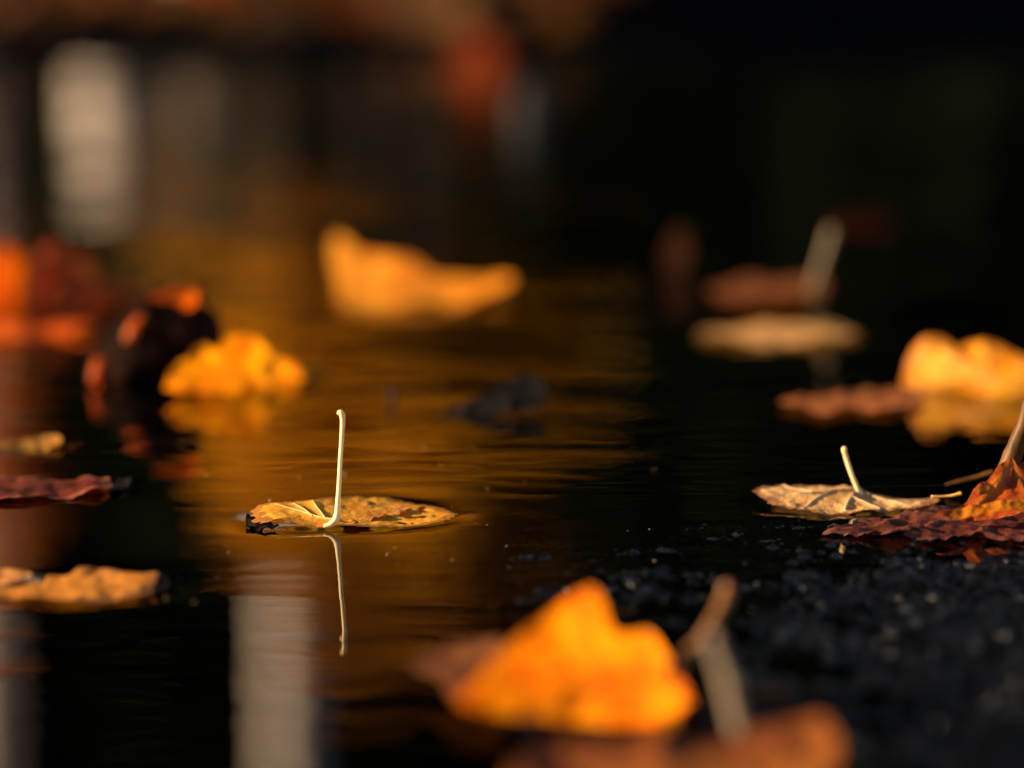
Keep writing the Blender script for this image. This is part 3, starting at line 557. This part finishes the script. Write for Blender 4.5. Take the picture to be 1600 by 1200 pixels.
# ------------------------------------------------------------------ the wood beyond, which the water mirrors
def leaf_cloud(pts, size, rnd, droop=0.3):
    V, F = [], []
    for p in pts:
        d = Vector((rnd.gauss(0, 1), rnd.gauss(0, 1), rnd.gauss(-droop, 0.7))).normalized(); a = d.cross(Vector((rnd.random(), rnd.random(), rnd.random()))).normalized()
        L = size * rnd.uniform(0.6, 1.3); b = len(V)
        V += [p, p + d * L * 0.5 + a * L * 0.32, p + d * L, p + d * L * 0.5 - a * L * 0.32]; F.append((b, b + 1, b + 2, b + 3))
    return V, F
def conifer_data(seed):
    rnd = random.Random(seed); pts = []
    V, F = tube([(0, 0, 0), (0.03, 0, 2), (0, 0.03, 4.5), (0, 0, 7)], [0.16, 0.12, 0.07, 0.015], sides=10)
    NV, NF = [], []
    z = 0.15
    while z < 6.9:
        reach = 1.35 * (1 - z / 7.2) ** 0.8 + 0.1
        for k in range(11):
            a = rnd.uniform(0, 6.28); L = reach * rnd.uniform(0.7, 1.1)
            for s in range(int(26 * L) + 5):
                q = rnd.uniform(0.08, 1.0); p = Vector((math.cos(a) * L * q, math.sin(a) * L * q, z - 0.28 * L * q * q + rnd.uniform(-.06, .06)))
                side = Vector((-math.sin(a), math.cos(a), 0)) * rnd.uniform(-1, 1) * 0.32 * L * (1.1 - q); p += side
                d = (Vector((math.cos(a), math.sin(a), -0.35)) + Vector((rnd.gauss(0, .4), rnd.gauss(0, .4), rnd.gauss(0, .25)))).normalized()
                w_ = d.cross(Vector((0, 0, 1)) + Vector((rnd.gauss(0, .4), rnd.gauss(0, .4), 0))).normalized(); ln = rnd.uniform(0.14, 0.30); b = len(NV)
                NV += [p, p + d * ln * .5 + w_ * .045, p + d * ln, p + d * ln * .5 - w_ * .045]; NF.append((b, b + 1, b + 2, b + 3))
        z += 0.16
    return (V, F), (NV, NF)
(tv_, tf_), (cv_, cf_) = conifer_data(2)
con_t = mesh_obj('trunk', tv_, tf_, M_bark); con_c = mesh_obj('crown', cv_, cf_, M_needle, smooth=False)
spots = [(-4.9, 14.6, 1.1), (-3.3, 14.2, 1.0), (-1.9, 14.2, 1.15), (-0.7, 13.2, 1.0), (0.5, 13.6, 1.1), (1.6, 12.6, 1.0), (2.7, 13.3, 1.2), (3.9, 12.8, 1.05), (5.2, 13.6, 1.15), (-6.5, 15.0, 1.2), (-2.6, 15.6, 1.3), (0.0, 15.4, 1.3), (2.2, 15.3, 1.3)]
names = ['at the far left', 'second from far left', 'behind the left birch', 'behind the slim birch', 'behind the golden shrub', 'right of the golden shrub', 'on the right', 'farther right', 'at the far right', 'beyond the far left', 'back row left', 'back row centre', 'back row right']
for k, (x, y, s) in enumerate(spots):
    root = empty('conifer_tree', (x, y, 0)); root.rotation_euler = (0, 0, k * 1.7); root.scale = (s * 1.25, s * 1.25, s)
    tag(root, 'dark evergreen mirrored in the puddle, ' + names[k], 'tree', 'dark evergreens mirrored in the puddle')
    for src in (con_t, con_c):
        c = src if k == 0 else src.copy()
        if k: C.objects.link(c)
        c.parent = root
for k, (x, y, lab) in enumerate([(-9.1, 4.2, 'unseen tall pine added left of the puddle to shade the far bank, the nearer one'), (-9.3, 5.7, 'unseen tall pine added left of the puddle to shade the far bank, the farther one')]):
    root = tag(empty('shade_pine', (x, y, 0)), lab, 'tree', 'unseen pines added to shade the far bank')  # out of view, added only so its shadow darkens the far bank
    V, F = tube([(0, 0, 0), (0.05, 0, 2.6), (0, 0, 5)], [0.14, 0.11, 0.08], sides=10); mesh_obj('trunk', V, F, M_bark, parent=root)
    c = con_c.copy(); C.objects.link(c); c.parent = root; c.location = (0, 0, 3.2); c.scale = (1.0, 1.0, 0.9); c.rotation_euler = (0, 0, k)
def shrub(name, label, base, crown, rad, nleaf, size, mat, seed, stems=5):
    rnd = random.Random(seed); root = tag(empty(name, base), label, 'shrub'); base = Vector(base)
    tips = []
    for k in range(stems):
        top = crown + Vector((rnd.uniform(-.8, .8) * rad.x, rnd.uniform(-.8, .8) * rad.y, rnd.uniform(-.1, .8) * rad.z)); mid = base.lerp(top, 0.5) + Vector((rnd.uniform(-.1, .1), rnd.uniform(-.1, .1), 0.1))
        V, F = tube([base + Vector((rnd.uniform(-.1, .1), rnd.uniform(-.1, .1), 0)), mid, top], [0.022, 0.015, 0.004], sides=7); mesh_obj('stem', V, F, M_bark, parent=root, loc=base)
        tips.append(top)
    clumps = [crown + Vector((rnd.gauss(0, .5) * rad.x, rnd.gauss(0, .5) * rad.y, rnd.gauss(0, .5) * rad.z)) for _ in range(38)]
    pts = []
    for k in range(nleaf):
        c = rnd.choice(clumps); pts.append(c + Vector((rnd.gauss(0, .20) * rad.x, rnd.gauss(0, .20) * rad.y, rnd.gauss(0, .18) * rad.z)))
    V, F = leaf_cloud(pts, size, rnd); mesh_obj('crown', V, F, mat, parent=root, loc=base, smooth=False)
    return root
a = mirrored(330, 700, 9.0); b = mirrored(940, 700, 9.0)
c = mirrored(600, 605, 9.0)
shrub('golden_shrub', 'golden autumn shrub mirrored in the middle of the puddle', (c.x, 9.0, 0), Vector((c.x, 9.0, c.z)), Vector((abs(b.x - a.x) * 0.33, 0.4, 0.34)), 7500, 0.075, M_gold, 3)
c = mirrored(430, 660, 9.4)
shrub('golden_shrub', 'golden shrub mirrored before the slim birch trunk', (c.x, 9.4, 0), Vector((c.x, 9.4, c.z)), Vector((0.17, 0.25, 0.34)), 3000, 0.07, M_gold, 21, 4)
c = mirrored(610, 765, 9.9)
shrub('russet_shrub', 'tall russet brown shrub mirrored below the sharp leaf', (c.x, 9.9, 0), Vector((c.x, 9.9, c.z)), Vector((0.50, 0.3, 0.44)), 6500, 0.08, M_russet, 23, 5)
c = mirrored(275, 420, 8.6)
shrub('golden_shrub', 'small golden shrub mirrored faintly left of the middle', (c.x, 8.6, 0), Vector((c.x, 8.6, c.z)), Vector((0.12, 0.15, 0.18)), 110, 0.06, M_gold, 8, 3)
c = mirrored(-25, 700, 8.8)
shrub('rust_shrub', 'rust orange shrub mirrored at the left edge', (c.x, 8.8, 0), Vector((c.x, 8.8, c.z)), Vector((0.16, 0.2, 0.40)), 420, 0.065, M_rust, 5, 4)
def birch(label, px, Y, r, h, seed):
    p = mirrored(px, 900, Y); rnd = random.Random(seed); root = tag(empty('birch_tree', (p.x, Y, 0)), label, 'tree'); B = Vector((p.x, Y, 0))
    V, F = tube([B, B + Vector((0.004, 0, h * .3)), B + Vector((-0.004, 0, h * .6)), B + Vector((0.03, 0, h))], [r * 1.1, r, r * .92, r * .4], sides=14, wob=.08); tr = mesh_obj('trunk', V, F, M_birch, parent=root, loc=B)
    for k in range(9):
        z = rnd.uniform(.3, h * .85); a = rnd.uniform(0, 6.28)
        V, F = tube([B + Vector((math.cos(a + d) * r * 1.01, math.sin(a + d) * r * 1.01, z + rnd.uniform(-.004, .004))) for d in (-.5, 0, .5)], [.004, .011, .004], sides=6); mesh_obj('bark_scar', V, F, M_mark, parent=tr, loc=B)
    pts = []
    for k in range(7):
        a = rnd.uniform(0, 6.28); z = h * rnd.uniform(.72, .97); e = B + Vector((math.cos(a) * .7, math.sin(a) * .7, z + .5)); V, F = tube([B + Vector((0, 0, z)), (B + Vector((0, 0, z))).lerp(e, .5) + Vector((0, 0, .1)), e], [.02, .012, .004], sides=6); mesh_obj('branch', V, F, M_bark, parent=root, loc=B)
        pts += [e + Vector((rnd.gauss(0, .3), rnd.gauss(0, .3), rnd.gauss(0, .3))) for _ in range(160)]
    V, F = leaf_cloud(pts, .06, rnd); mesh_obj('crown', V, F, M_gold, parent=root, loc=B, smooth=False)
p = mirrored(452, 900, 10.4)
shrub('screen_shrub', 'dark evergreen shrub added to darken the mirrored foot of the slim birch', (p.x - 0.15, 10.0, 0), Vector((p.x - 0.15, 10.0, 0.62)), Vector((0.40, 0.25, 0.55)), 5200, 0.09, M_needle, 12, 6)  # added to dim the pale lower trunk in the mirror image
q = mirrored(180, 200, 9.0)
shrub('screen_shrub', 'low dark evergreen shrub added to darken the mirrored foot of the white stump', (q.x, 9.0, 0), Vector((q.x, 9.0, 0.16)), Vector((0.36, 0.15, 0.14)), 3200, 0.06, M_needle, 14, 5)  # added to keep the lower stump dark in the mirror image
birch('slim white birch trunk mirrored left of the sharp leaf', 452, 10.4, 0.09, 6.0, 1)
birch('white birch trunk mirrored along the left edge', -30, 10.8, 0.10, 6.4, 2)
def stump(label, px, y0, y1, Y, r, mat, seed):
    p0, p1 = mirrored(px, y0, Y), mirrored(px, y1, Y); B = Vector((p0.x, Y, 0)); root = tag(empty('tree_stump', B), label, 'stump')
    V, F = tube([B, B + Vector((0, 0, p0.z)), B + Vector((.01, 0, p1.z))], [r * 1.25, r, r * .6], sides=16, wob=.12, seed=seed); mesh_obj('trunk', V, F, mat, parent=root, loc=B)
    V, F = tube([B + Vector((.01, 0, p1.z + .001)), B + Vector((.01, 0, p1.z + .02))], [r * .57, r * .5], sides=16); mesh_obj('cut_face', V, F, M_cutwood, parent=root, loc=B)
stump('bright white birch stump mirrored at upper left', 176, 180, 228, 9.4, 0.12, M_birch, 4)
stump('pinkish pale stump mirrored right of the white stump', 300, 150, 205, 8.7, 0.075, M_cutwood, 6)
